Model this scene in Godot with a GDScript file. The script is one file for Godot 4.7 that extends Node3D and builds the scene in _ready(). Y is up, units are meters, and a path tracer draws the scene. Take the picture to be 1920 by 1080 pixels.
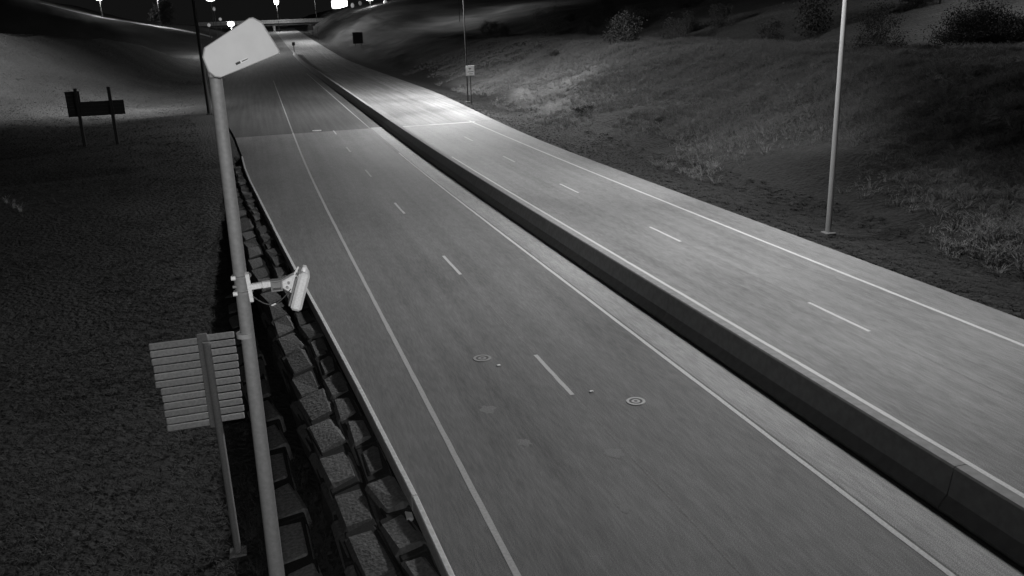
extends Node3D
# A divided highway in a cutting at night, seen by a grey traffic camera on a roadside pole.
# World: x to the right, y up, the road runs along -z.  s = -z is the distance ahead of the camera.

var M := {}
var rng := RandomNumberGenerator.new()
var n_hill := FastNoiseLite.new()
var n_fine := FastNoiseLite.new()
var n_rill := FastNoiseLite.new()

# ------------------------------------------------------------------ camera, sky, lamps
func setup_view() -> void:
	var cam := Camera3D.new()
	cam.name = "camera"
	cam.fov = 36.555
	cam.near = 0.1
	cam.far = 3000.0
	add_child(cam)
	cam.transform = Transform3D(Basis(Vector3(0.954952, -0.035180, 0.294666), Vector3(0.119356, 0.954629, -0.272834), Vector3(-0.271698, 0.295714, 0.915824)), Vector3(0, 9.493, 0))
	cam.current = true
	var env := Environment.new()
	env.tonemap_mode = Environment.TONE_MAPPER_LINEAR
	env.tonemap_exposure = 1.0
	env.background_mode = Environment.BG_SKY
	var sm := ProceduralSkyMaterial.new()
	sm.sky_top_color = grey(0.0035)
	sm.sky_horizon_color = grey(0.0062)
	sm.ground_bottom_color = grey(0.003)
	sm.ground_horizon_color = grey(0.0055)
	sm.sky_curve = 0.2
	var sky := Sky.new()
	sky.sky_material = sm
	env.sky = sky
	env.sdfgi_enabled = true
	env.ssao_enabled = true
	env.ssil_enabled = true
	var we := WorldEnvironment.new()
	we.name = "environment"
	we.environment = env
	add_child(we)

# highway luminaires: position of the pole foot (x, s), reach of the arm, energy of the lamp
const LAMPS = [
	# x, s, arm direction x, energy down, energy thrown along the road
	[24.03, 31.74, -1.0, 370.0, 620.0],
	[26.2, 104.0, -1.0, 1000.0, 950.0],
	[24.0, -24.0, -1.0, 110.0, 60.0],
	[33.0, 372.0, -1.0, 650.0, 400.0],
]

# ------------------------------------------------------------------ helpers
func grey(v: float) -> Color:
	return Color(v, v, v).linear_to_srgb()

func mat(v: float, rough := 0.9, metal := 0.0) -> StandardMaterial3D:
	var m := StandardMaterial3D.new()
	m.albedo_color = grey(v)
	m.roughness = rough
	m.metallic = metal
	return m

func glow(v: float, e: float) -> StandardMaterial3D:
	var m := mat(0.5, 0.4)
	m.emission_enabled = true
	m.emission = grey(v)
	m.emission_energy_multiplier = e
	return m

func noise_image(size: int, freq: float, octaves: int, lo: float, hi: float, seed_value: int, gamma := 1.0) -> ImageTexture:
	var n := FastNoiseLite.new()
	n.seed = seed_value
	n.noise_type = FastNoiseLite.TYPE_SIMPLEX_SMOOTH
	n.frequency = freq
	n.fractal_octaves = octaves
	var img := n.get_seamless_image(size, size, false, false, 0.12, true)
	img.convert(Image.FORMAT_L8)
	var data := img.get_data()
	for i in data.size():
		var v: float = pow(data[i] / 255.0, gamma)
		var l: float = lo + (hi - lo) * v
		data[i] = clampi(int(255.0 * pow(clampf(l, 0.0, 1.0), 1.0 / 2.2)), 0, 255)
	return ImageTexture.create_from_image(Image.create_from_data(size, size, false, Image.FORMAT_L8, data))

# pavement: long streaks of wear, tyre tracks in each lane, aggregate; 32 m across and 128 m along
func road_image(seed_value: int, streak: float, patch: float) -> ImageTexture:
	var n := FastNoiseLite.new()
	n.seed = seed_value
	n.frequency = 1.0
	n.fractal_octaves = 2
	var rg := RandomNumberGenerator.new()
	rg.seed = seed_value
	var w := 1024
	var h := 512
	var data := PackedByteArray()
	data.resize(w * h)
	var track := []
	for i in w:
		var x := i * 32.0 / w
		var v := 0.0
		for c in [5.55, 9.08, 15.75, 19.0]:
			var d := absf(x - c)
			v -= 0.07 * exp(-pow((d - 0.85) / 0.30, 2.0)) + 0.04 * exp(-pow(d / 0.22, 2.0))
		track.append(v)
	for j in h:
		var s := j * 128.0 / h
		for i in w:
			var x := i * 32.0 / w
			var v: float = 0.74 + streak * n.get_noise_2d(x * 1.7, s * 0.035) + patch * n.get_noise_2d(x * 0.22 + 40.0, s * 0.09) + track[i] * (0.8 + 0.5 * n.get_noise_2d(x * 0.3, s * 0.12 + 80.0))
			v += 0.07 * n.get_noise_2d(x * 1.3 + 9.0, s * 0.9) + rg.randf_range(-0.13, 0.13)
			data[j * w + i] = clampi(int(255.0 * pow(clampf(v, 0.02, 1.0), 1.0 / 2.2)), 0, 255)
	return ImageTexture.create_from_image(Image.create_from_data(w, h, false, Image.FORMAT_L8, data))

func bump_image(size: int, freq: float, octaves: int, seed_value: int, strength: float) -> ImageTexture:
	var n := FastNoiseLite.new()
	n.seed = seed_value
	n.noise_type = FastNoiseLite.TYPE_SIMPLEX_SMOOTH
	n.frequency = freq
	n.fractal_octaves = octaves
	var img := n.get_seamless_image(size, size, false, false, 0.12, true)
	img.bump_map_to_normal_map(strength)
	return ImageTexture.create_from_image(img)

var used := {}
func numbered(called: String) -> String:
	if not used.has(called):
		used[called] = 0
		return called
	used[called] += 1
	return "%s_%03d" % [called, used[called]]

func tag(o: Node3D, label: String, category := "", group := "", kind := "") -> Node3D:
	if label: o.set_meta("label", label)
	if category: o.set_meta("category", category)
	if group: o.set_meta("group", group)
	if kind: o.set_meta("kind", kind)
	return o

func thing(called: String, at: Vector3, label: String, category: String, group := "") -> Node3D:
	var o := Node3D.new()
	o.name = numbered(called)
	add_child(o)
	o.position = at
	tag(o, label, category, group)
	return o

func obj(called: String, mesh: Mesh, m: Material, parent: Node = null) -> MeshInstance3D:
	var o := MeshInstance3D.new()
	o.mesh = mesh
	o.material_override = m
	if parent == null:
		o.name = numbered(called)
		add_child(o)
	else:
		o.name = called
		parent.add_child(o, true)
	return o

func struct(called: String, mesh: Mesh, m: Material, label: String) -> MeshInstance3D:
	var o := obj(called, mesh, m)
	tag(o, label, "", "", "structure")
	return o

func st_new() -> SurfaceTool:
	var st := SurfaceTool.new()
	st.begin(Mesh.PRIMITIVE_TRIANGLES)
	return st

func tri(st: SurfaceTool, a: Vector3, b: Vector3, c: Vector3) -> void:
	var n := (c - a).cross(b - a).normalized()
	for p in [a, b, c]:
		st.set_normal(n)
		st.set_uv(Vector2(p.x + p.z, p.y))
		st.add_vertex(p)

func poly_out(st: SurfaceTool, pts: Array, centre: Vector3) -> void:
	var mid := Vector3.ZERO
	for p in pts: mid += p
	mid /= pts.size()
	var n: Vector3 = (pts[2] - pts[0]).cross(pts[1] - pts[0])
	var q := pts.duplicate()
	if n.dot(mid - centre) < 0: q.reverse()
	for i in range(1, q.size() - 1): tri(st, q[0], q[i], q[i + 1])

# a box with chamfered edges; every corner may be moved by `rough`
func bevel_box(st: SurfaceTool, size: Vector3, b: float, xf := Transform3D.IDENTITY, rough := 0.0) -> void:
	var h := size * 0.5
	var v := {}
	for sx in [-1, 1]:
		for sy in [-1, 1]:
			for sz in [-1, 1]:
				var j := Vector3(rng.randf_range(-rough, rough), rng.randf_range(-rough, rough), rng.randf_range(-rough, rough))
				var c := Vector3(sx * h.x, sy * h.y, sz * h.z) + j
				var bb := b * (1.0 + (rng.randf_range(-0.4, 0.5) if rough > 0.0 else 0.0))
				v[[sx, sy, sz]] = [
					xf * (c - Vector3(0, sy * bb, sz * bb)),
					xf * (c - Vector3(sx * bb, 0, sz * bb)),
					xf * (c - Vector3(sx * bb, sy * bb, 0))]
	var o := xf.origin
	for s in [-1, 1]:
		poly_out(st, [v[[s, -1, -1]][0], v[[s, 1, -1]][0], v[[s, 1, 1]][0], v[[s, -1, 1]][0]], o)
		poly_out(st, [v[[-1, s, -1]][1], v[[1, s, -1]][1], v[[1, s, 1]][1], v[[-1, s, 1]][1]], o)
		poly_out(st, [v[[-1, -1, s]][2], v[[1, -1, s]][2], v[[1, 1, s]][2], v[[-1, 1, s]][2]], o)
		for t in [-1, 1]:
			poly_out(st, [v[[-1, s, t]][1], v[[1, s, t]][1], v[[1, s, t]][2], v[[-1, s, t]][2]], o)
			poly_out(st, [v[[s, -1, t]][0], v[[s, 1, t]][0], v[[s, 1, t]][2], v[[s, -1, t]][2]], o)
			poly_out(st, [v[[s, t, -1]][0], v[[s, t, 1]][0], v[[s, t, 1]][1], v[[s, t, -1]][1]], o)
			for w in [-1, 1]:
				poly_out(st, v[[s, t, w]], o)

func box_mesh(size: Vector3, b: float, xf := Transform3D.IDENTITY) -> ArrayMesh:
	var st := st_new()
	bevel_box(st, size, b, xf)
	return st.commit()

# round bar through points with radii
func tube(st: SurfaceTool, pts: Array, radii: Array, n := 12, caps := true) -> void:
	var rings := []
	var dirs := []
	for i in pts.size():
		var d: Vector3 = (pts[mini(i + 1, pts.size() - 1)] - pts[maxi(i - 1, 0)]).normalized()
		var side := d.cross(Vector3.UP if absf(d.y) < 0.9 else Vector3.RIGHT).normalized()
		var up := side.cross(d).normalized()
		var ring := []
		for k in n:
			var a := TAU * k / n
			ring.append([pts[i] + (side * cos(a) + up * sin(a)) * radii[i], side * cos(a) + up * sin(a)])
		rings.append(ring)
		dirs.append(d)
	for i in pts.size() - 1:
		for k in n:
			var a = rings[i][k]
			var b = rings[i][(k + 1) % n]
			var c = rings[i + 1][(k + 1) % n]
			var d = rings[i + 1][k]
			for q in [[a, b, c], [a, c, d]]:
				var fn: Vector3 = (q[2][0] - q[0][0]).cross(q[1][0] - q[0][0])
				var seq = q if fn.dot(q[0][1]) > 0 else [q[0], q[2], q[1]]
				for p in seq:
					st.set_normal(p[1])
					st.set_uv(Vector2.ZERO)
					st.add_vertex(p[0])
	if caps:
		for e in [0, pts.size() - 1]:
			var ring := []
			for k in n: ring.append(rings[e][k][0])
			poly_out(st, ring, pts[e] + dirs[e] * (0.1 if e == 0 else -0.1))

func tube_mesh(pts: Array, radii: Array, n := 12) -> ArrayMesh:
	var st := st_new()
	tube(st, pts, radii, n)
	return st.commit()

# an outline (x, y) given thickness along z, edges chamfered
func slab_mesh(outline: Array, z0: float, z1: float, b: float) -> ArrayMesh:
	var st := st_new()
	var c := Vector2.ZERO
	for p in outline: c += p
	c /= outline.size()
	var o := Vector3(c.x, c.y, (z0 + z1) * 0.5)
	var loops := []
	for l in [[z0, b], [z0 + b, 0.0], [z1 - b, 0.0], [z1, b]]:
		var lp := []
		for p in outline:
			var d: Vector2 = (c - p)
			var q: Vector2 = p + d.normalized() * l[1]
			lp.append(Vector3(q.x, q.y, l[0]))
		loops.append(lp)
	poly_out(st, loops[0], o)
	poly_out(st, loops[3], o)
	for i in 3:
		for k in outline.size():
			var k2: int = (k + 1) % outline.size()
			poly_out(st, [loops[i][k], loops[i][k2], loops[i + 1][k2], loops[i + 1][k]], o)
	return st.commit()

func ring_mesh(r0: float, r1: float, y0: float, y1: float, n := 28) -> ArrayMesh:
	# flat ring with a bevelled rim, lying on the ground
	var st := st_new()
	for k in n:
		var a := TAU * k / n
		var b := TAU * (k + 1) / n
		var f := func(r: float, t: float, y: float) -> Vector3: return Vector3(cos(t) * r, y, sin(t) * r)
		tri(st, f.call(r0, a, y1), f.call(r1, a, y1), f.call(r1, b, y1))
		tri(st, f.call(r0, a, y1), f.call(r1, b, y1), f.call(r0, b, y1))
		tri(st, f.call(r1, a, y1), f.call(r1 + 0.01, a, y0), f.call(r1 + 0.01, b, y0))
		tri(st, f.call(r1, a, y1), f.call(r1 + 0.01, b, y0), f.call(r1, b, y1))
	return st.commit()

# ------------------------------------------------------------------ the lie of the land
func bend(s: float) -> float:          # the road swings gently to the right far ahead
	var t := (s - 58.0) / 8.0
	var sp := log(1.0 + exp(t)) if t < 30.0 else t
	return 0.0225 * 8.0 * sp

func rise(s: float) -> float:          # and climbs toward the overpass
	var t := (s - 250.0) / 14.0
	return 0.026 * 14.0 * (log(1.0 + exp(t)) if t < 30.0 else t)

func curb_x(s: float) -> float:        # left edge of the pavement
	var k := [[-30.0, 2.9], [6.0, 2.75], [13.3, 2.64], [18.0, 2.40], [25.0, 2.0], [37.0, 1.2], [54.0, 0.24], [70.0, -0.68], [84.0, -1.5], [110.0, -3.6], [150.0, -5.6], [250.0, -7.0], [600.0, -7.0]]
	for i in k.size() - 1:
		if s <= k[i + 1][0]:
			var t: float = clampf((s - k[i][0]) / (k[i + 1][0] - k[i][0]), 0.0, 1.0)
			return lerpf(k[i][1], k[i + 1][1], t) + (bend(s) if s > 70.0 else bend(s) * clampf((s - 60.0) / 10.0, 0.0, 1.0))
	return -7.0 + bend(s)

func right_edge(s: float) -> float:    # right edge of the far carriageway
	return 22.4 + 2.3 * smoothstep(60.0, 130.0, s) + bend(s)

func ridge(x: float) -> Array:         # the left hill: [distance of its crest, height of its crest]
	var sc := maxf(128.0, 150.0 + 4.39 * (x + 38.0))
	var hc := 0.0
	if x < -38.0: hc = 10.7 + (-38.0 - x) * 0.10
	elif x < -27.0: hc = lerpf(8.6, 10.7, (-27.0 - x) / 11.0)
	elif x < -8.0: hc = 8.6 * smoothstep(-8.0, -27.0, x)
	return [sc, hc]

func land(x: float, s: float) -> float:
	var cx := curb_x(s)
	var re := right_edge(s)
	var y := -0.12
	if x > re:
		var d := x - re
		y = -0.05 - 0.5 * smoothstep(0.3, 4.2, d)
		var far := smoothstep(290.0, 420.0, s)
		var top := lerpf(16.5, 18.0, far)
		var up := maxf(0.0, d - 4.8)
		var bank := 0.30 * minf(up, 19.0) + 0.04 * clampf(up - 19.0, 0.0, 18.0)
		var hill := maxf(0.0, up - 34.0) * 0.26
		var climb := lerpf(bank + top * 0.75 * (1.0 - exp(-hill / top * 1.4)), top * (1.0 - exp(-up * 0.62 / top * 1.25)), far)
		y += climb
		var w := smoothstep(3.0, 9.0, d)
		y += w * (n_hill.get_noise_2d(x, s) * 0.55 + n_rill.get_noise_2d(x * 0.55 + s * 0.4, s * 1.0 - x * 0.5) * 0.50 + n_fine.get_noise_2d(x, s) * 0.10)
	elif x < cx + 0.3:
		var d := cx - x
		var pit := -2.6 * (1.0 - smoothstep(26.0, 70.0, s)) - 0.12
		pit -= 0.35 * exp(-pow((s - 68.0 + n_hill.get_noise_2d(x, 3.0) * 2.0) / 1.5, 2.0)) * smoothstep(0.5, 3.0, d)
		y = pit
		if s < 71.0:
			# below the wall: a trench, then the lower ground
			y = lerpf(-3.1, pit, smoothstep(0.8, 1.6, d)) if d < 2.9 else pit
			if s > 40.0: y = lerpf(y, pit, smoothstep(40.0, 62.0, s))
			if d < 0.9: y = minf(y, -0.75 + 0.3 * smoothstep(55.0, 68.0, s))
		var r := ridge(x)
		var hh := 0.0
		if r[1] > 0.0:
			if s < r[0]: hh = r[1] * smoothstep(84.0, r[0], s)
			else: hh = r[1] * (1.0 - smoothstep(r[0], r[0] + 45.0, s))
		y += hh
		# the second slope, that carries the ramp
		var h2 := clampf(4.0 + 0.31 * (-14.0 - x), 0.0, 27.0) * smoothstep(300.0, 392.0, s)
		if s > 280.0: y = maxf(y, h2 - 0.12)
		y += smoothstep(1.0, 6.0, d) * (n_hill.get_noise_2d(x, s) * 0.35 + n_fine.get_noise_2d(x, s) * 0.08)
	y += rise(minf(s, 540.0)) * (1.0 if x > re or x > cx - 10.0 else smoothstep(-60.0, -10.0, x - cx))
	if s > 540.0 and x < 60.0: y = lerpf(y, 9.0, smoothstep(540.0, 600.0, s) * (1.0 - smoothstep(35.0, 60.0, x)))
	return y

func build_ground() -> void:
	var xs := []
	var zs := []
	var x := -420.0
	while x < 420.0:
		xs.append(x)
		x += 20.0 if x < -80.0 or x >= 100.0 else (3.0 if x < -25.0 or x >= 60.0 else 0.75)
	xs.append(420.0)
	var s := -60.0
	while s < 900.0:
		zs.append(s)
		s += 6.0 if s < 6.0 else (1.0 if s < 130.0 else (2.5 if s < 260.0 else (6.0 if s < 600.0 else 40.0)))
	zs.append(900.0)
	var st := st_new()
	var nx := xs.size()
	for zi in zs.size():
		for xi in nx:
			var px: float = xs[xi]
			var ps: float = zs[zi]
			# kinds of ground: mown green verge, tall dry grass, bare pale soil
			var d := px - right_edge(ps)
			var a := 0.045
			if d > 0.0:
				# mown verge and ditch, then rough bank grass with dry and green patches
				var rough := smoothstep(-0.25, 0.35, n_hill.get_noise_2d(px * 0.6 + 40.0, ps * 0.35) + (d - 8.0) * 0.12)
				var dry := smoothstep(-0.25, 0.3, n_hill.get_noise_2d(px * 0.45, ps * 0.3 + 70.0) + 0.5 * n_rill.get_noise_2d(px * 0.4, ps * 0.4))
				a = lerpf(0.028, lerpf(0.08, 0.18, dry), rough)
			elif px < 3.0:
				a = 0.072
			a *= 1.0 + 0.5 * n_hill.get_noise_2d(px * 1.7, ps * 1.2 + 200.0)
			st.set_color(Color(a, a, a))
			st.set_uv(Vector2(px, ps))
			st.add_vertex(Vector3(px, land(px, ps), -ps))
	for zi in zs.size() - 1:
		for xi in nx - 1:
			var i := zi * nx + xi
			for k in [i, i + nx, i + 1, i + 1, i + nx, i + nx + 1]: st.add_index(k)
	st.generate_normals()
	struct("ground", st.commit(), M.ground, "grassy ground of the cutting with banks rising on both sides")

func strip(st: SurfaceTool, left: Callable, right: Callable, s0: float, s1: float, y: float, step := 2.0, skirt := 0.0) -> void:
	var n := maxi(1, int(ceil((s1 - s0) / step)))
	for i in n:
		var a := lerpf(s0, s1, float(i) / n)
		var b := lerpf(s0, s1, float(i + 1) / n)
		var p := [Vector3(left.call(a), y + rise(a), -a), Vector3(right.call(a), y + rise(a), -a), Vector3(right.call(b), y + rise(b), -b), Vector3(left.call(b), y + rise(b), -b)]
		for k in [0, 3, 2, 0, 2, 1]:
			st.set_normal(Vector3.UP)
			st.set_uv(Vector2((p[k].x - bend(-p[k].z)) / 32.0, -p[k].z / 128.0))
			st.set_uv2(Vector2(p[k].x / 2.6, p[k].z / 2.6))
			st.add_vertex(p[k])
		if skirt > 0.0:
			var dn := Vector3(0, -skirt, 0)
			for e in [[p[3], p[0], Vector3.LEFT], [p[1], p[2], Vector3.RIGHT]]:
				var q := [e[0], e[1], e[1] + dn, e[0] + dn]
				for k in [0, 1, 2, 0, 2, 3]:
					st.set_normal(e[2])
					st.set_uv(Vector2(q[k].x / 32.0, -q[k].z / 128.0))
					st.set_uv2(Vector2(q[k].z / 2.6, q[k].y / 2.6))
					st.add_vertex(q[k])

func strip_mesh(left: Callable, right: Callable, s0: float, s1: float, y: float, step := 2.0, skirt := 0.0) -> ArrayMesh:
	var st := st_new()
	strip(st, left, right, s0, s1, y, step, skirt)
	return st.commit()

func at_x(x: float) -> Callable:
	return func(s: float) -> float: return x + bend(s)

# a painted stripe with slightly worn, uneven sides
func stripe(x: float, w: float, s0: float, s1: float, y: float, step := 0.6) -> ArrayMesh:
	var st := st_new()
	var sh := x * 13.7
	strip(st, func(s: float) -> float: return x - w * 0.5 + bend(s) + 0.018 * n_fine.get_noise_2d(s * 2.3, sh),
		func(s: float) -> float: return x + w * 0.5 + bend(s) + 0.018 * n_fine.get_noise_2d(s * 2.3, sh + 50.0), s0, s1, y, step)
	return st.commit()

func build_roads() -> void:
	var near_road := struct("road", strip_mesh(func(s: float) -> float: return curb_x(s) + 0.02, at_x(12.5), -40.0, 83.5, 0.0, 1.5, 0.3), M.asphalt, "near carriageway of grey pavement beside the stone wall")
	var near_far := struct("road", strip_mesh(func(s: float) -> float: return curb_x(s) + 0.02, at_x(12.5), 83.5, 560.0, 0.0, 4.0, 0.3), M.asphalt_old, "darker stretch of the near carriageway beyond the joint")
	near_far.set_meta("label", "darker older pavement of the near carriageway beyond the joint")
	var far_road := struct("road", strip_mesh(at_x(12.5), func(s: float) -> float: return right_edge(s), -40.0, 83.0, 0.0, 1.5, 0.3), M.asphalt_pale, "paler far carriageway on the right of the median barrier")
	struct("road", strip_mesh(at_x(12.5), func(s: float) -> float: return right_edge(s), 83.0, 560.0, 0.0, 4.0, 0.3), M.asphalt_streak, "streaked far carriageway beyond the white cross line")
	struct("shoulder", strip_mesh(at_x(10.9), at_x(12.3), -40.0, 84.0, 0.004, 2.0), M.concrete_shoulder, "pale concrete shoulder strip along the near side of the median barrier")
	struct("shoulder", strip_mesh(at_x(20.2), func(s: float) -> float: return right_edge(s) - 0.02, 83.4, 330.0, 0.004, 4.0), M.shoulder_pale, "pale outer lane and shoulder of the far carriageway beyond the cross line")
	# painted lines
	obj("edge_line", stripe(3.70, 0.13, -20.0, 84.0, 0.008), M.paint_dull, near_road)
	obj("edge_line", stripe(10.78, 0.12, -20.0, 66.0, 0.008), M.paint_yellow, near_road)
	obj("edge_line", stripe(10.78, 0.12, 66.0, 190.0, 0.008), M.paint_faint, near_road)
	obj("edge_line", stripe(3.70, 0.12, 84.0, 170.0, 0.008), M.paint_faint, near_far)
	obj("edge_line", stripe(14.02, 0.13, -20.0, 62.0, 0.006), M.paint_yellow, far_road)
	obj("edge_line", stripe(20.62, 0.14, -20.0, 84.0, 0.006), M.paint, far_road)
	for k in range(-2, 6):
		var a := 19.707 + 12.192 * k
		obj("lane_dash", stripe(7.39, 0.12, a, a + 3.05, 0.006, 0.3), M.paint if k < 3 else M.paint_dull, near_road)
		var b := 20.74 + 12.192 * k
		if b < 80.0: obj("lane_dash", stripe(17.44, 0.12, b, b + 3.05, 0.006, 0.3), M.paint if k < 3 else M.paint_dull, far_road)
	# the sealed seam between the lanes of the far side
	obj("seam", stripe(17.46, 0.045, 23.9, 32.8, 0.004), M.tar, far_road)
	obj("seam", stripe(17.46, 0.045, 11.7, 20.7, 0.004), M.tar_faint, far_road)
	obj("seam", stripe(7.42, 0.04, 22.9, 31.8, 0.004), M.tar_faint, near_road)
	obj("seam", stripe(7.42, 0.04, 8.5, 19.6, 0.004), M.tar_faint, near_road)
	# the cross line at the joint
	var st := st_new()
	strip(st, at_x(16.4), at_x(20.9), 82.6, 83.25, 0.008, 0.4)
	obj("cross_line", st.commit(), M.paint, far_road)
	st = st_new()
	strip(st, at_x(13.4), at_x(16.4), 82.75, 83.2, 0.008, 0.4)
	obj("cross_line", st.commit(), M.paint_dull, far_road)
	# stains, patches and small markers in the near lanes
	for p in [[5.08, 19.66, 0.30], [7.11, 16.38, 0.34], [5.4, 17.6, 0.26], [6.4, 14.2, 0.22]]:
		obj("worn_patch", blotch(p[2]), M.paint_ghost, near_road).position = Vector3(p[0], 0.004, -p[1])
	var g := "raised pavement markers in the near lanes"
	for p in [[6.15, 22.36, "small bright road marker beside the left utility cover"], [7.92, 19.7, "small bright road marker between lane dash and right utility cover"]]:
		var o := obj("road_marker", box_mesh(Vector3(0.11, 0.03, 0.09), 0.01), M.marker)
		o.position = Vector3(p[0], 0.016, -p[1])
		tag(o, p[2], "road marker", g)

func blotch(r: float) -> ArrayMesh:
	var st := st_new()
	var ring := []
	for k in 18:
		var a := TAU * k / 18
		var q := r * rng.randf_range(0.55, 1.0)
		ring.append(Vector3(cos(a) * q * 0.8, 0, sin(a) * q))
	for k in 18: tri(st, Vector3.ZERO, ring[k], ring[(k + 1) % 18])
	return st.commit()

func build_covers() -> void:
	for c in [[5.86, 23.09, 0.26, "dull round utility cover left of the lane dash", 0], [8.75, 18.73, 0.24, "bright ringed utility cover right of the lane dash", 1], [6.53, 84.67, 0.42, "bright round utility cover far down the near carriageway", 2]]:
		var t := thing("utility_cover", Vector3(c[0], 0.004, -c[1]), c[3], "manhole cover", "round covers in the near carriageway")
		var r: float = c[2]
		var bright = [M.cover_dull, M.cover, M.marker][c[4]]
		obj("rim", ring_mesh(r * 0.72, r, 0.0, 0.014), bright, t)
		obj("groove", ring_mesh(r * 0.45, r * 0.72, 0.0, 0.006), M.cover_dark if c[4] < 2 else M.cover, t)
		obj("lid", ring_mesh(r * 0.2, r * 0.45, 0.0, 0.012), bright, t)
		obj("pick_hole", ring_mesh(0.0, r * 0.2, 0.0, 0.008), M.cover_dark if c[4] < 2 else bright, t)

func build_barrier() -> void:
	# safety shape: wide foot, sloped toe, steep stem, flat top
	var prof := [[-0.42, 0.0], [-0.42, 0.08], [-0.24, 0.30], [-0.16, 0.86], [-0.13, 0.90], [0.13, 0.90], [0.16, 0.86], [0.24, 0.30], [0.42, 0.08], [0.42, 0.0]]
	var t := thing("median_barrier", Vector3.ZERO, "long concrete median barrier dividing the two carriageways", "barrier")
	var s := -36.0
	while s < 284.0:
		var e := s + 12.0
		var st := st_new()
		var n := 3
		for i in n:
			var a := lerpf(s, e - 0.02, float(i) / n)
			var b := lerpf(s, e - 0.02, float(i + 1) / n)
			for k in prof.size() - 1:
				var p = prof[k]
				var q = prof[k + 1]
				var ca := 12.5 + bend(a)
				var cb := 12.5 + bend(b)
				poly_out(st, [Vector3(ca + p[0], p[1] + rise(a), -a), Vector3(ca + q[0], q[1] + rise(a), -a), Vector3(cb + q[0], q[1] + rise(b), -b), Vector3(cb + p[0], p[1] + rise(b), -b)], Vector3((ca + cb) * 0.5, 0.35 + rise(a), -(a + b) * 0.5))
		for f in [[s, 1.0], [e - 0.02, -1.0]]:
			var ring := []
			for p in prof: ring.append(Vector3(12.5 + bend(f[0]) + p[0], p[1] + rise(f[0]), -f[0]))
			var c := Vector3(12.5 + bend(f[0]), 0.4 + rise(f[0]), -f[0])
			for k in ring.size() - 1: poly_out(st, [c, ring[k], ring[k + 1]], c + Vector3(0, 0, -f[1]))
		obj("barrier_section", st.commit(), M.barrier, t)
		s = e

func block_mesh(size: Vector3) -> ArrayMesh:
	# a rough-faced stone: its two broad faces bulge, its arrises are worn
	var st := st_new()
	bevel_box(st, size, 0.11, Transform3D.IDENTITY, 0.068)
	return st.commit()

func build_wall() -> void:
	var t := thing("retaining_wall", Vector3(0, 0, 0), "tiered retaining wall of big rough stone blocks left of the road", "wall")
	var variants := {}
	# row: [offset from curb, y of top, size across, height, tilt in degrees, s from, s to, length]
	var rows := [
		[-0.37, -0.22, 0.66, 0.80, 13.0, 8.0, 66.0, 1.62],
		[-1.05, -0.50, 0.80, 0.95, 15.0, 8.0, 65.0, 1.86],
		[-1.10, -1.62, 0.76, 1.00, 6.0, 8.0, 62.0, 1.86],
		[-2.32, -2.25, 0.86, 1.00, 9.0, 14.0, 56.0, 1.95],
	]
	for ri in rows.size():
		var r = rows[ri]
		var list := []
		for k in 9: list.append(block_mesh(Vector3(r[2] * rng.randf_range(0.90, 1.04), r[3], r[7] - rng.randf_range(0.12, 0.26))))
		var fill := st_new()
		var s: float = r[5] + ri * 0.7
		while s < r[6]:
			var mid: float = s + r[7] * 0.5
			var cx := curb_x(mid)
			var dir := (Vector3(curb_x(s + r[7]), 0, -(s + r[7])) - Vector3(curb_x(s), 0, -s)).normalized()
			var o := obj("stone_block", list[rng.randi() % 9], M.stone[rng.randi() % 3 if ri < 3 else 3 + rng.randi() % 2], t)  # lowest row gets paler stone, making up for lamplight it misses
			var y: float = r[1] + 0.9 * smoothstep(30.0, 62.0, s) * (0.15 if ri < 2 else 1.0)
			var basis := Basis(-dir.cross(Vector3.UP) * -1.0, Vector3.UP, -dir)
			basis = basis * Basis(Vector3(0, 0, 1), deg_to_rad(r[4] + rng.randf_range(-1.5, 1.5))) * Basis(Vector3(0, 1, 0), deg_to_rad(rng.randf_range(-4.0, 4.0) + 2.0))
			o.transform = Transform3D(basis, Vector3(cx + r[0] + rng.randf_range(-0.03, 0.03), y - r[3] * 0.5 + rng.randf_range(-0.03, 0.03), -mid))
			bevel_box(fill, Vector3(r[2] - 0.10, r[3], r[7] + 0.05), 0.03, Transform3D(o.basis, o.position - o.basis.y * 0.05))
			s += r[7]
		obj("joint_fill", fill.commit(), M.soil, t)
	# concrete coping at the edge of the pavement
	var c := thing("curb", Vector3.ZERO, "narrow pale concrete curb along the top of the stone wall", "curb")
	var s0 := 4.0
	while s0 < 70.0:
		var st := st_new()
		var s1 := minf(s0 + 6.0, 70.0)
		var a := Vector3(curb_x(s0), 0, -s0)
		var b := Vector3(curb_x(s1 - 0.015), 0, -(s1 - 0.015))
		var d := b - a
		var xf := Transform3D(Basis.looking_at(d.normalized(), Vector3.UP), (a + b) * 0.5 + Vector3(-0.03, -0.09, 0))
		bevel_box(st, Vector3(0.125, 0.40, d.length()), 0.02, xf)
		obj("curb_section", st.commit(), M.curb, c)
		s0 = s1
	var lit := obj("litter", litter_mesh(), M.white_plastic)
	lit.position = Vector3(2.30, -0.28, -15.85)
	tag(lit, "crumpled white scrap lying on the stone wall beside the curb", "litter")

func litter_mesh() -> ArrayMesh:
	var st := st_new()
	bevel_box(st, Vector3(0.16, 0.10, 0.34), 0.03, Transform3D(Basis(Vector3(0, 0, 1), 0.35), Vector3.ZERO), 0.03)
	return st.commit()

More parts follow.
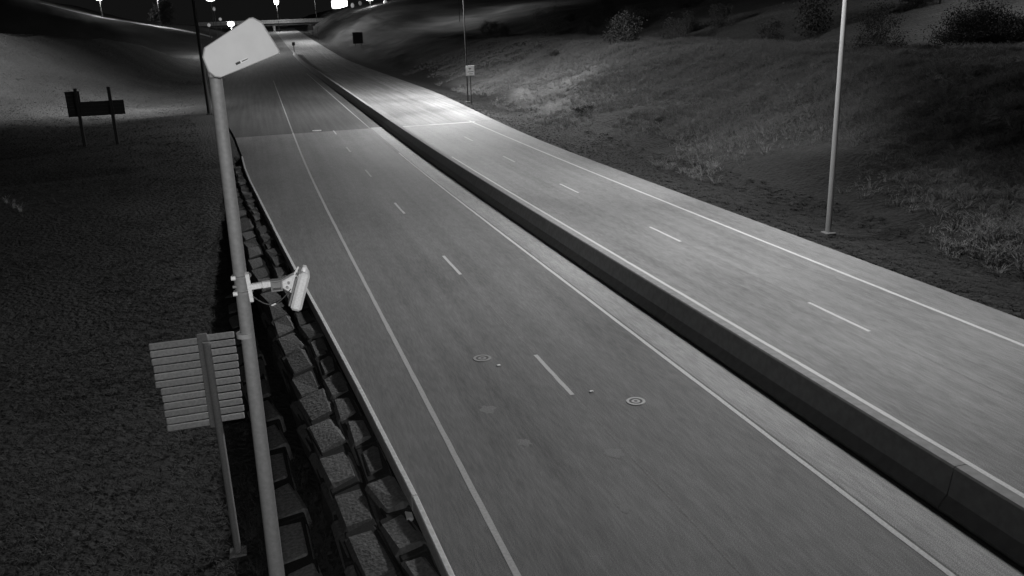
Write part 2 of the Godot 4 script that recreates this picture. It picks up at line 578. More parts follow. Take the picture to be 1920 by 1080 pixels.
# ------------------------------------------------------------------ things by the road
func highway_lamp(x: float, s: float, side: float, e0: float, e1: float, label: String, steel: Material, cutoff: float) -> void:
	var y := land(x, s)
	var t := thing("street_lamp", Vector3(x, y, -s), label, "street lamp", "highway light poles")
	var hgt := 16.5
	var st := st_new()
	bevel_box(st, Vector3(0.5, 0.22, 0.5), 0.03, Transform3D(Basis.IDENTITY, Vector3(0, 0.08, 0)))
	obj("base_plate", st.commit(), M.cover_dark, t)
	obj("pole", tube_mesh([Vector3(0, 0.1, 0), Vector3(0, hgt * 0.5, 0), Vector3(0, hgt, 0)], [0.125, 0.108, 0.08] if cutoff < 87.0 else [0.08, 0.07, 0.05], 14), steel, t)
	var pts := []
	var rad := []
	for i in 9:
		var u := i / 8.0
		pts.append(Vector3(side * 3.4 * u, hgt - 0.5 + 1.1 * sin(u * PI * 0.5), 0))
		rad.append(lerpf(0.06, 0.04, u))
	obj("arm", tube_mesh(pts, rad, 10), steel, t)
	var head := Vector3(side * 3.75, hgt + 0.62, 0)
	obj("lamp_head", box_mesh(Vector3(0.85, 0.16, 0.36), 0.05, Transform3D(Basis.IDENTITY, head)), M.galvanised, t)
	obj("lens", box_mesh(Vector3(0.62, 0.03, 0.26), 0.008, Transform3D(Basis.IDENTITY, head + Vector3(0, -0.095, 0))), M.lens, t)
	# the lamp throws light down and, through its refractor, up and down the road
	var i_near := cutoff < 87.0 and cutoff > 85.5
	# the near lamps are shielded on the bank side
	for l in [[Vector3(side * (0.55 if i_near else -0.22), -1, 0), 82.0 if i_near else cutoff, e0, 0.75 if i_near else 0.4], [Vector3(side * (-0.22 if i_near else -0.06), -0.5, -0.86), 38.0, e1, 0.9], [Vector3(side * (0.12 if i_near else -0.06), -0.5, 0.86), 38.0, e1 * (0.3 if s < 60.0 else 1.0), 0.9]]:
		var lamp := SpotLight3D.new()
		lamp.name = "light"
		lamp.light_color = Color.WHITE
		lamp.light_energy = l[2]
		lamp.spot_range = 200.0
		lamp.spot_attenuation = 2.0
		lamp.spot_angle = l[1]
		lamp.spot_angle_attenuation = l[3]
		lamp.light_size = 0.7
		lamp.shadow_enabled = true
		t.add_child(lamp, true)
		lamp.position = head + Vector3(0, -0.14, 0)
		var dir: Vector3 = (l[0] as Vector3).normalized()
		lamp.basis = Basis.looking_at(dir, Vector3.FORWARD if absf(dir.y) > 0.95 else Vector3.UP)

func build_lamps() -> void:
	var labels := ["tall grey light pole standing on the verge right of the far carriageway", "distant light pole behind the small white roadside sign", "light pole on the right verge behind the camera", "farthest light pole beside the climbing road before the overpass"]
	for i in LAMPS.size():
		var l = LAMPS[i]
		highway_lamp(l[0], l[1], l[2], l[3], l[4], labels[i], M.pole_pale if i == 0 or i == 2 else M.black_steel, 86.0 if i == 0 or i == 2 else 87.0)

func small_lamp(x: float, s: float, y: float, r: Vector3, lens: Material, energy: float, label: String) -> void:
	var g := land(x, s)
	var t := thing("street_lamp", Vector3(x, g, -s), label, "street lamp", "distant lamps along the skyline")
	var h := y - g
	obj("pole", tube_mesh([Vector3(0, 0, 0), Vector3(0, h, 0)], [0.16, 0.09], 8), M.dark_steel, t)
	var st := st_new()
	bevel_box(st, Vector3(r.x * 1.1, 0.18, r.z * 1.1), 0.05, Transform3D(Basis.IDENTITY, Vector3(0, h + r.y * 0.5 + 0.1, 0)))
	obj("lamp_hood", st.commit(), M.dark_steel, t)
	var sp := SphereMesh.new()
	sp.radius = 0.5
	sp.height = 1.0
	sp.radial_segments = 16
	sp.rings = 8
	var b := obj("lamp_globe", sp, lens, t)
	b.scale = r
	b.position = Vector3(0, h, 0)
	if energy > 0.0:
		var l := OmniLight3D.new()
		l.name = "light"
		l.light_energy = energy
		l.omni_range = 300.0
		l.omni_attenuation = 2.0
		l.light_size = r.x * 0.5
		l.shadow_enabled = true
		t.add_child(l, true)
		l.position = Vector3(0, h - r.y * 0.5 - 0.25, 0.0)

func build_skyline() -> void:
	small_lamp(-51.5, 420.0, 23.3, Vector3(3.6, 1.1, 1.4), M.bulb, 500.0, "leftmost bright lamp above the left hill at the top of the picture")
	small_lamp(-8.6, 500.0, 24.0, Vector3(4.4, 1.6, 1.6), M.bulb, 0.0, "bright lamp directly above the white equipment box")
	small_lamp(24.3, 500.0, 22.2, Vector3(2.6, 3.2, 1.6), M.bulb, 500.0, "bright upright lamp left of the white lit panel")
	small_lamp(0.0, 300.0, 10.8, Vector3(2.2, 1.5, 1.4), M.bulb, 1000.0, "bright lamp just over the upper left edge of the white box")
	small_lamp(-3.5, 350.0, 12.8, Vector3(1.1, 1.1, 1.1), M.bulb_dim, 0.0, "dim lamp left of the bright lamp over the white box")
	small_lamp(-7.7, 350.0, 10.9, Vector3(1.2, 1.3, 1.1), M.bulb_dim, 0.0, "dim lamp lowest and nearest to the dark pole")
	small_lamp(-5.2, 350.0, 16.4, Vector3(1.1, 1.4, 1.1), M.bulb_faint, 0.0, "faint lamp highest above the white box")
	small_lamp(64.1, 500.0, 19.0, Vector3(1.9, 2.6, 1.4), M.bulb_dim, 0.0, "dim oval lamp just right of the white lit panel")
	small_lamp(68.3, 500.0, 20.0, Vector3(1.9, 2.4, 1.4), M.bulb_faint, 0.0, "faint lamp second to the right of the white lit panel")
	small_lamp(73.8, 450.0, 19.0, Vector3(2.0, 2.4, 1.4), M.bulb_dim, 0.0, "rightmost dim lamp on the skyline over the right bank")
	small_lamp(66.3, 450.0, 20.4, Vector3(3.4, 0.7, 1.0), M.bulb, 200.0, "flat bright lamp on the skyline right of the lit panel")
	# the lit panel
	var g := land(68.7, 600.0)
	var t := thing("lit_panel", Vector3(68.7, g, -600.0), "large brightly lit white panel on posts on the skyline", "billboard")
	var h := 21.9 - g
	obj("screen", slab_mesh([Vector2(-5.0, h - 1.9), Vector2(-4.2, h - 2.6), Vector2(4.2, h - 2.6), Vector2(5.0, h - 1.9), Vector2(5.0, h + 1.9), Vector2(4.4, h + 2.5), Vector2(-4.4, h + 2.5), Vector2(-5.0, h + 1.9)], -0.1, 0.2, 0.05), M.bulb, t)
	obj("frame", box_mesh(Vector3(11.0, 6.0, 0.4), 0.05, Transform3D(Basis.IDENTITY, Vector3(0, h, -0.4))), M.dark_steel, t)
	for sx in [-3.0, 3.0]:
		obj("leg", tube_mesh([Vector3(sx, 0, -0.5), Vector3(sx, h - 2.6, -0.5)], [0.3, 0.3], 10), M.dark_steel, t)
	var l := AreaLight3D.new()
	l.name = "light"
	l.light_energy = 6.0
	l.area_size = Vector2(9.6, 4.8)
	l.area_range = 300.0
	l.area_attenuation = 2.0
	l.shadow_enabled = true
	t.add_child(l, true)
	l.position = Vector3(0, h, 0.5)
	l.basis = Basis.looking_at(Vector3(0, 0, 1), Vector3.UP)
	# overpass
	var b := thing("overpass", Vector3(0, 0, -520.0), "pale concrete overpass crossing the highway in the distance", "bridge")
	obj("deck", box_mesh(Vector3(86, 1.0, 9.0), 0.05, Transform3D(Basis.IDENTITY, Vector3(25, 11.6, 0))), M.concrete_dim, b)
	obj("parapet", box_mesh(Vector3(86, 1.0, 0.3), 0.05, Transform3D(Basis.IDENTITY, Vector3(25, 12.61, 4.2))), M.concrete_dim, b)
	obj("girder", box_mesh(Vector3(86, 1.1, 6.4), 0.05, Transform3D(Basis.IDENTITY, Vector3(25, 10.54, 0))), M.dark_steel, b)
	for px in [5.0, 22.6, 42.0]:
		obj("pier", box_mesh(Vector3(1.2, 10.2, 5.5), 0.1, Transform3D(Basis.IDENTITY, Vector3(px, 4.9, 0))), M.concrete_dim, b)
	# the ramp on the left
	var st := st_new()
	for i in 24:
		var xa := -8.0 - i * 2.6
		var xb := xa - 2.6
		var pa := [Vector3(xa, land(xa, 394.0) + 0.25, -394.0), Vector3(xa, land(xa, 402.0) + 0.35, -402.0)]
		var pb := [Vector3(xb, land(xb, 394.0) + 0.25, -394.0), Vector3(xb, land(xb, 402.0) + 0.35, -402.0)]
		for q in [[pa[0], pb[0], pb[1]], [pa[0], pb[1], pa[1]]]: tri(st, q[0], q[1], q[2])
	struct("ramp_road", st.commit(), M.concrete_pale, "lit ramp road climbing to the left behind the hill")

func build_hill_lamps() -> void:  # hooded lamp and both right-bank lamps are added only for their light
	for p in [[-48.0, 142.0, 31.0, 1700.0, "lamp pole on the crest of the left hill"], [-28.0, 406.0, 21.5, 420.0, "added hooded lamp pole beside the ramp road on the left"], [98.0, 58.0, 40.0, 1500.0, "added pole lamp lighting the right bank from beyond the right edge of the picture"], [74.0, 300.0, 42.0, 800.0, "added thin pole lamp high on the far right bank"]]:
		var g := land(p[0], p[1])
		var t := thing("hill_lamp", Vector3(p[0], g, -p[1]), p[4], "street lamp")
		obj("pole", tube_mesh([Vector3.ZERO, Vector3(0, p[2] - g, 0)], [0.12, 0.07], 10), M.galvanised_dull if p[1] < 100.0 else M.black_steel, t)
		var h: float = p[2] - g
		obj("lamp_head", box_mesh(Vector3(0.8, 0.16, 0.4), 0.05, Transform3D(Basis.IDENTITY, Vector3(0.3, h + 0.1, 0))), M.galvanised, t)
		obj("lens", box_mesh(Vector3(0.6, 0.03, 0.3), 0.008, Transform3D(Basis.IDENTITY, Vector3(0.3, h + 0.0, 0))), M.lens, t)
		var l := SpotLight3D.new()
		l.name = "light"
		l.light_energy = p[3]
		l.spot_range = 300.0
		l.spot_attenuation = 2.0
		l.spot_angle = 66.0 if p[0] < 90.0 else 78.0
		l.spot_angle_attenuation = 0.85
		l.light_size = 0.8
		l.shadow_enabled = true
		t.add_child(l, true)
		l.position = Vector3(0.3, h - 0.06, 0)
		l.basis = Basis.looking_at(Vector3.DOWN, Vector3.FORWARD)

# the camera's own infrared lamp, on the bracket above the lens
func build_illuminator() -> void:
	var t := thing("infrared_lamp", Vector3(0.0, 9.86, 0.30), "infrared lamp housing fixed above the traffic camera", "lamp")
	obj("housing", box_mesh(Vector3(0.30, 0.16, 0.14), 0.02, Transform3D(Basis.IDENTITY, Vector3(0, 0.0, 0.08))), M.galvanised, t)
	obj("lens", box_mesh(Vector3(0.24, 0.11, 0.02), 0.005, Transform3D(Basis.IDENTITY, Vector3(0, 0.0, -0.001))), M.lens, t)
	var l := SpotLight3D.new()
	l.name = "light"
	l.light_energy = 52.0
	l.spot_range = 120.0
	l.spot_attenuation = 2.0
	l.spot_angle = 33.0
	l.spot_angle_attenuation = 0.7
	l.light_size = 0.1
	l.shadow_enabled = true
	t.add_child(l, true)
	l.position = Vector3(0, 0, -0.03)
	l.basis = Basis.looking_at(Vector3(-0.13, -0.34, -0.93).normalized(), Vector3.UP)

func build_signs() -> void:
	# small white sign on the right
	var y0 := land(25.87, 101.0)
	var t := thing("road_sign", Vector3(25.85, y0, -101.0), "small white road sign on a thin post beside the far carriageway", "road sign")
	obj("post", box_mesh(Vector3(0.10, 4.3 - y0, 0.10), 0.01, Transform3D(Basis.IDENTITY, Vector3(0, (4.3 - y0) * 0.5, 0))), M.dark_steel, t)
	var h := 3.82 - y0
	var p := obj("panel", box_mesh(Vector3(1.05, 1.12, 0.03), 0.01, Transform3D(Basis.IDENTITY, Vector3(0, h, 0.08))), M.white_sign, t)
	obj("border", frame_mesh(Vector2(0.97, 1.04), 0.022, Vector3(0, h, 0.097)), M.print, p)
	obj("print_mark", box_mesh(Vector3(0.30, 0.07, 0.006), 0.002, Transform3D(Basis.IDENTITY, Vector3(-0.03, h + 0.26, 0.098))), M.print, p)
	obj("print_mark", box_mesh(Vector3(0.06, 0.16, 0.006), 0.002, Transform3D(Basis.IDENTITY, Vector3(-0.03, h + 0.14, 0.098))), M.print, p)
	obj("print_mark", box_mesh(Vector3(0.74, 0.05, 0.006), 0.002, Transform3D(Basis(Vector3(0, 0, 1), 0.05), Vector3(0.02, h - 0.12, 0.098))), M.print, p)
	obj("print_mark", box_mesh(Vector3(0.44, 0.05, 0.006), 0.002, Transform3D(Basis.IDENTITY, Vector3(0.08, h - 0.36, 0.098))), M.print, p)
	# guide sign on the left, seen from behind
	y0 = land(-12.3, 85.0)
	t = thing("guide_sign", Vector3(-12.1, y0, -85.0), "dark back of a wide guide sign on two posts on the left bank", "road sign")
	for sx in [-1.45, 1.22]:
		obj("post", box_mesh(Vector3(0.26, 5.0 - y0, 0.30), 0.02, Transform3D(Basis.IDENTITY, Vector3(sx, (5.0 - y0) * 0.5, 0.18))), M.dark_steel, t)
	for k in 4:
		obj("panel", box_mesh(Vector3(4.6, 0.307, 0.05), 0.012, Transform3D(Basis.IDENTITY, Vector3(-0.05, 2.74 + 0.31 * k - y0, 0.0))), M.sign_back, t)
	for k in 3:
		obj("panel", box_mesh(Vector3(1.15, 0.307, 0.05), 0.012, Transform3D(Basis.IDENTITY, Vector3(-1.77, 3.98 + 0.31 * k - y0, 0.0))), M.sign_back, t)
	# two far guide signs on the right bank
	for q in [[39.3, 300.0, 3.3, 3.6, 5.0, "dark square sign back on the far right bank, larger of two"], [35.0, 430.0, 2.4, 2.4, 8.4, "small dark square sign far off near the overpass"]]:
		y0 = land(q[0], q[1])
		t = thing("guide_sign", Vector3(q[0], y0, -q[1]), q[5], "road sign")
		obj("panel", box_mesh(Vector3(q[2], q[3], 0.06), 0.015, Transform3D(Basis.IDENTITY, Vector3(0, q[4] - y0, 0))), M.sign_back, t)
		for sx in [-0.9, 0.9]:
			obj("post", box_mesh(Vector3(0.16, q[4] + q[3] * 0.5 - y0, 0.16), 0.02, Transform3D(Basis.IDENTITY, Vector3(sx, (q[4] + q[3] * 0.5 - y0) * 0.5, -0.12))), M.dark_steel, t)
	# marker post at the end of the barrier
	t = thing("marker_post", Vector3(12.5 + bend(285.0), rise(285.4), -285.4), "dark marker post at the far end of the median barrier", "post")
	obj("post", box_mesh(Vector3(0.2, 3.6, 0.2), 0.02, Transform3D(Basis.IDENTITY, Vector3(0, 1.8, 0))), M.dark_steel, t)
	obj("marker_plate", box_mesh(Vector3(0.9, 1.0, 0.05), 0.01, Transform3D(Basis.IDENTITY, Vector3(0, 3.3, 0.13))), M.sign_back, t)
	# dark pole on the left; its lamp is added to light the hill
	y0 = land(-3.65, 110.0)
	t = thing("utility_pole", Vector3(-3.65, y0, -110.0), "dark light pole at the left roadside with an added lamp turned to the hill", "pole")
	obj("pole", tube_mesh([Vector3(0, 0, 0), Vector3(-0.15, 17.5, 0)], [0.26, 0.17], 10), M.dark_steel, t)
	obj("base_plate", box_mesh(Vector3(0.7, 0.2, 0.7), 0.03, Transform3D(Basis.IDENTITY, Vector3(0, 0.05, 0))), M.dark_steel, t)
	obj("arm", tube_mesh([Vector3(-0.15, 17.2, 0), Vector3(-1.0, 17.9, -0.3), Vector3(-2.2, 18.1, -0.7)], [0.07, 0.06, 0.05], 8), M.dark_steel, t)
	var aim := Vector3(-0.54, -0.62, -0.57).normalized()
	var hx := Transform3D(Basis.looking_at(aim, Vector3.UP), Vector3(-2.4, 18.1, -0.8))
	obj("lamp_head", box_mesh(Vector3(0.6, 0.4, 0.16), 0.04, hx), M.dark_steel, t)
	obj("lens", box_mesh(Vector3(0.5, 0.3, 0.03), 0.008, hx * Transform3D(Basis.IDENTITY, Vector3(0, 0, -0.09))), M.lens, t)
	var fl := SpotLight3D.new()
	fl.name = "light"
	fl.light_energy = 1150.0
	fl.spot_range = 200.0
	fl.spot_attenuation = 2.0
	fl.spot_angle = 56.0
	fl.spot_angle_attenuation = 1.0
	fl.light_size = 0.2
	fl.shadow_enabled = true
	t.add_child(fl, true)
	fl.transform = hx * Transform3D(Basis.IDENTITY, Vector3(0, 0, -0.16))
	# the slatted sign back beside the wall
	var gy := land(-1.36, 19.6)
	t = thing("slatted_sign", Vector3(-1.36, gy, -19.6), "back of a sign of stacked ribbed panels on one post left of the wall", "road sign")
	obj("post", tube_mesh([Vector3(0, 0, 0), Vector3(-0.02, 5.5, 0)], [0.085, 0.085], 14), M.galvanised_dull, t)
	obj("base_plate", box_mesh(Vector3(0.4, 0.06, 0.4), 0.015, Transform3D(Basis.IDENTITY, Vector3(0, 0.05, 0))), M.galvanised_dull, t)
	obj("back_channel", box_mesh(Vector3(0.22, 2.3, 0.06), 0.01, Transform3D(Basis.IDENTITY, Vector3(-0.10, 1.82 - gy, -0.10))), M.galvanised_dull, t)
	for k in 12:
		var yy := 0.78 + 0.183 * k - gy
		var x0 := -1.22 if k > 5 else -1.13
		var bent := rng.randf_range(-0.012, 0.012)
		obj("slat", rib_mesh(x0 + bent, -0.21, yy), M.aluminium[k % 3], t)
		obj("slat", rib_mesh(-0.01, 0.60 + bent - (0.02 if k < 5 else 0.0), yy + 0.045), M.aluminium[(k + 1) % 3], t)

func frame_mesh(size: Vector2, w: float, at: Vector3) -> ArrayMesh:
	var st := st_new()
	for sgn in [-1.0, 1.0]:
		bevel_box(st, Vector3(size.x, w, 0.004), 0.001, Transform3D(Basis.IDENTITY, at + Vector3(0, sgn * (size.y - w) * 0.5, 0)))
		bevel_box(st, Vector3(w, size.y - 2.0 * w, 0.004), 0.001, Transform3D(Basis.IDENTITY, at + Vector3(sgn * (size.x - w) * 0.5, 0, 0)))
	return st.commit()

# one panel of the stack; dark gaps stay open between the panels
func rib_mesh(x0: float, x1: float, y: float) -> ArrayMesh:
	var st := st_new()
	bevel_box(st, Vector3(x1 - x0, 0.146, 0.05), 0.016, Transform3D(Basis.IDENTITY, Vector3((x0 + x1) * 0.5, y + 0.01, -0.13)))
	return st.commit()

func build_camera_pole() -> void:
	var g := land(-0.3, 9.0)
	var t := thing("equipment_pole", Vector3(-0.30, g, -9.0), "near tapered steel pole carrying a white box and a sensor", "pole")
	obj("shaft", tube_mesh([Vector3(0, 0, 0), Vector3(0.02, 3.0, 0), Vector3(0.08, 9.0 - g - 2.5, 0), Vector3(0.10, 9.17 - g, 0)], [0.145, 0.108, 0.070, 0.060], 20), M.galvanised, t)
	obj("base_plate", box_mesh(Vector3(0.5, 0.05, 0.5), 0.015, Transform3D(Basis.IDENTITY, Vector3(0, 0.03, 0))), M.galvanised, t)
	obj("seam_band", tube_mesh([Vector3(0.055, 6.42 - g, 0), Vector3(0.055, 6.47 - g, 0)], [0.0875, 0.087], 20), M.galvanised_dull, t)
	# white box at the top
	var b := thing("equipment_box", Vector3(0, 0, -8.9), "tilted white equipment box on top of the near steel pole", "equipment box")
	obj("housing", slab_mesh([Vector2(-0.257, 9.335), Vector2(0.165, 9.578), Vector2(0.20, 9.582), Vector2(0.275, 9.535), Vector2(0.405, 9.275), Vector2(0.398, 9.252), Vector2(-0.15, 9.062), Vector2(-0.20, 9.072), Vector2(-0.25, 9.12), Vector2(-0.284, 9.25)], 0.04, 0.26, 0.012), M.white_box, b)
	obj("bracket", box_mesh(Vector3(0.16, 0.14, 0.12), 0.015, Transform3D(Basis.IDENTITY, Vector3(-0.18, 9.12, -0.02))), M.galvanised, b)
	var lb := obj("label_plate", box_mesh(Vector3(0.125, 0.030, 0.004), 0.001, Transform3D(Basis(Vector3(0, 0, 1), 0.38), Vector3(0.055, 9.198, 0.262))), M.white_box_dull, b)
	obj("print_mark", box_mesh(Vector3(0.045, 0.022, 0.003), 0.001, Transform3D(Basis(Vector3(0, 0, 1), 0.38), Vector3(0.020, 9.185, 0.265))), M.print, lb)
	obj("print_mark", box_mesh(Vector3(0.06, 0.008, 0.003), 0.001, Transform3D(Basis(Vector3(0, 0, 1), 0.38), Vector3(0.083, 9.209, 0.265))), M.print, lb)
	# the sensor on its arm
	var s := thing("traffic_sensor", Vector3(0, 0, -8.8), "white traffic sensor on a short arm clamped to the near pole", "sensor")
	obj("mount_plate", slab_mesh([Vector2(-0.165, 7.15), Vector2(-0.128, 7.15), Vector2(-0.112, 6.86), Vector2(-0.150, 6.86)], -0.06, 0.06, 0.008), M.white_metal, s)
	for yy in [7.075, 6.91]:
		var bx := -0.205
		obj("clamp_band", tube_mesh([Vector3(bx, yy - 0.012, -0.2), Vector3(bx, yy + 0.012, -0.2)], [0.098, 0.098], 20), M.galvanised, s)
		obj("clamp_bolt", tube_mesh([Vector3(-0.262, yy + 0.01, -0.10), Vector3(-0.305, yy + 0.012, -0.10)], [0.024, 0.024], 8), M.white_metal, s)
	obj("clamp_bolt", tube_mesh([Vector3(-0.262, 6.995, -0.10), Vector3(-0.30, 6.997, -0.10)], [0.015, 0.015], 8), M.galvanised, s)
	obj("arm", box_mesh(Vector3(0.115, 0.055, 0.06), 0.008, Transform3D(Basis(Vector3(0, 0, 1), 0.05), Vector3(-0.075, 7.008, 0))), M.white_metal, s)
	obj("arm", box_mesh(Vector3(0.10, 0.062, 0.066), 0.008, Transform3D(Basis(Vector3(0, 0, 1), 0.05), Vector3(0.033, 7.014, 0))), M.white_metal, s)
	var k := st_new()    # the open square joint
	for e in [[Vector3(0.125, 7.043, 0), Vector3(0.115, 0.016, 0.09)], [Vector3(0.125, 6.945, 0), Vector3(0.115, 0.016, 0.09)], [Vector3(0.076, 6.994, 0), Vector3(0.016, 0.08, 0.09)], [Vector3(0.174, 6.994, 0), Vector3(0.016, 0.08, 0.09)], [Vector3(0.125, 6.994, -0.05), Vector3(0.11, 0.09, 0.01)]]:
		bevel_box(k, e[1], 0.003, Transform3D(Basis.IDENTITY, e[0]))
	obj("joint", k.commit(), M.galvanised, s)
	obj("yoke", slab_mesh([Vector2(0.18, 6.965), Vector2(0.18, 7.035), Vector2(0.235, 7.062), Vector2(0.315, 7.10), Vector2(0.345, 7.06), Vector2(0.285, 6.86), Vector2(0.255, 6.90)], -0.05, 0.05, 0.01), M.white_metal, s)
	var p := obj("sensor_panel", box_mesh(Vector3(0.11, 0.40, 0.32), 0.025), M.white_metal, s)
	p.transform = Transform3D(Basis(Vector3(0, 0, 1), -0.34) * Basis(Vector3(0, 1, 0), -0.06), Vector3(0.352, 6.925, 0.0))
	var fin := obj("back_plate", box_mesh(Vector3(0.02, 0.30, 0.26), 0.005), M.galvanised, p)
	fin.position = Vector3(-0.07, -0.02, 0)
	var hood := obj("top_cap", box_mesh(Vector3(0.05, 0.06, 0.10), 0.01), M.white_metal, p)
	hood.position = Vector3(-0.01, 0.215, 0.0)
	for e in [Vector3(0.245, 7.02, 0.055), Vector3(0.285, 6.95, 0.055), Vector3(0.225, 6.975, 0.055)]:
		obj("yoke_bolt", tube_mesh([e, e + Vector3(0, 0, 0.022)], [0.014, 0.014], 8), M.galvanised_dull, s)
	obj("tilt_lever", box_mesh(Vector3(0.02, 0.09, 0.02), 0.005, Transform3D(Basis(Vector3(0, 0, 1), -0.6), Vector3(0.335, 7.13, 0.03))), M.white_metal, s)
	obj("lower_stay", box_mesh(Vector3(0.015, 0.16, 0.03), 0.004, Transform3D(Basis(Vector3(0, 0, 1), -0.42), Vector3(0.275, 6.83, 0.03))), M.galvanised, s)
	var cab := []
	var cr := []
	for i in 15:
		var u := i / 14.0
		cab.append(Vector3(lerpf(-0.13, 0.26, u), 6.93 - 0.13 * sin(u * PI) + 0.02 * u, 0.05))
		cr.append(0.006)
	obj("cable", tube_mesh(cab, cr, 6), M.cable, s)
	obj("cable_tie", box_mesh(Vector3(0.05, 0.016, 0.02), 0.004, Transform3D(Basis(Vector3(0, 0, 1), 0.3), Vector3(0.075, 6.808, 0.05))), M.white_metal, s)

# ------------------------------------------------------------------ plants
func tuft_mesh(h: float, blades: int, spread: float) -> ArrayMesh:
	var st := st_new()
	for i in blades:
		var a := rng.randf() * TAU
		var d := Vector3(cos(a), 0, sin(a))
		var o := d * rng.randf() * spread * 0.5
		var w := d.cross(Vector3.UP) * rng.randf_range(0.012, 0.03)
		var hh := h * rng.randf_range(0.6, 1.1)
		var mid := o + d * spread * 0.3 + Vector3(0, hh * 0.7, 0)
		var tip := o + d * spread * rng.randf_range(0.6, 1.2) + Vector3(0, hh, 0)
		tri(st, o - w, mid, o + w)
		tri(st, mid - w * 0.6, tip, mid + w * 0.6)
	return st.commit()

func scatter(called: String, label: String, mesh: Mesh, m: Material, spots: Array) -> void:
	var mm := MultiMesh.new()
	mm.transform_format = MultiMesh.TRANSFORM_3D
	mm.mesh = mesh
	mm.instance_count = spots.size()
	for i in spots.size():
		var p: Vector3 = spots[i]
		var sc := rng.randf_range(0.6, 1.35)
		mm.set_instance_transform(i, Transform3D(Basis(Vector3.UP, rng.randf() * TAU).scaled(Vector3(sc, sc * rng.randf_range(0.7, 1.2), sc)), p))
	var o := MultiMeshInstance3D.new()
	o.name = numbered(called)
	o.multimesh = mm
	o.material_override = m
	add_child(o)
	tag(o, label, "grass", "", "stuff")

func build_grass() -> void:
	var right := []
	var tries := 0
	while right.size() < 46000 and tries < 300000:
		tries += 1
		var s := 16.0 + 170.0 * pow(rng.randf(), 1.4)
		var d := rng.randf_range(4.0, 36.0)
		var x := right_edge(s) + d
		if n_hill.get_noise_2d(x * 1.4, s * 1.1 + 90.0) + 0.09 * d - 0.75 < rng.randf_range(-0.3, 0.5): continue
		right.append(Vector3(x, land(x, s) - 0.03, -s))
	scatter("dry_grass", "tall dry grass on the right bank", tuft_mesh(0.44, 13, 0.46), M.grass_dry, right)
	var verge := []
	for i in 9000:
		var s := 14.0 + 110.0 * pow(rng.randf(), 1.5)
		var x := right_edge(s) + rng.randf_range(0.15, 6.0)
		verge.append(Vector3(x, land(x, s) - 0.02, -s))
	scatter("verge_grass", "short green grass on the right verge and ditch", tuft_mesh(0.12, 9, 0.22), M.grass_green, verge)
	var left := []
	for i in 40000:
		var s := 12.0 + 175.0 * pow(rng.randf(), 1.5)
		var x := curb_x(s) - 2.9 - rng.randf() * (6.0 + s * 0.26)
		if x < -0.32 * s - 4.0: continue
		if n_hill.get_noise_2d(x * 3.0, s * 3.0) + 0.6 * n_hill.get_noise_2d(x, s + 300.0) < rng.randf_range(-0.55, 0.25): continue
		left.append(Vector3(x, land(x, s) - 0.02, -s))
	scatter("bank_grass", "uneven grass on the low ground and hill left of the wall", tuft_mesh(0.16, 9, 0.26), M.grass_bank, left)
	var weeds := []
	for i in 420:
		var s := rng.randf_range(11.0, 24.0)
		var x := curb_x(s) - rng.randf_range(1.5, 3.4)
		weeds.append(Vector3(x, land(x, s) - 0.02, -s))
	scatter("weeds", "weeds growing in the trench at the foot of the stone wall", tuft_mesh(0.24, 12, 0.36), M.grass_rough, weeds)

func leaf_cloud(n: int, r: Vector3, clumps: int, leaf: float) -> ArrayMesh:
	var st := st_new()
	var cs := []
	for i in clumps:
		var v := Vector3(rng.randfn(), rng.randfn(), rng.randfn()).normalized() * pow(rng.randf(), 0.4)
		cs.append(Vector3(v.x * r.x, v.y * r.y, v.z * r.z))
	for i in n:
		var c: Vector3 = cs[rng.randi() % clumps]
		var o := c + Vector3(rng.randfn(), rng.randfn(), rng.randfn()) * r * 0.20
		var a := Vector3(rng.randfn(), rng.randfn(), rng.randfn()).normalized() * leaf
		var b := a.cross(Vector3(rng.randfn(), rng.randfn(), rng.randfn()).normalized()).normalized() * leaf * 0.5
		tri(st, o - a, o + b, o + a)
		tri(st, o - a, o + a, o - b)
	return st.commit()

func plant(called: String, x: float, s: float, r: Vector3, trunk: float, n: int, leaf: float, label: String, cat: String, m: Material) -> void:
	var t := thing(called, Vector3(x, land(x, s) - 0.1, -s), label, cat)
	var st := st_new()
	var top := trunk + r.y * 0.6
	tube(st, [Vector3.ZERO, Vector3(0.05, top * 0.5, 0), Vector3(0, top, 0)], [0.03 + r.x * 0.05, 0.02 + r.x * 0.035, 0.012], 8)
	for i in 6:
		var a := TAU * i / 6.0 + rng.randf()
		var y := trunk + r.y * rng.randf_range(0.0, 0.5)
		tube(st, [Vector3(0, y, 0), Vector3(cos(a) * r.x * 0.4, y + r.y * 0.35, sin(a) * r.z * 0.4), Vector3(cos(a) * r.x * 0.8, y + r.y * 0.6, sin(a) * r.z * 0.8)], [0.015 + r.x * 0.018, 0.012 + r.x * 0.01, 0.008], 6)
	obj("trunk" if cat == "tree" else "stem", st.commit(), M.bark, t)
	var c := obj("crown" if cat == "tree" else "foliage", leaf_cloud(n, r, 14, leaf), m, t)
	c.position = Vector3(0, trunk + r.y * 0.85, 0)

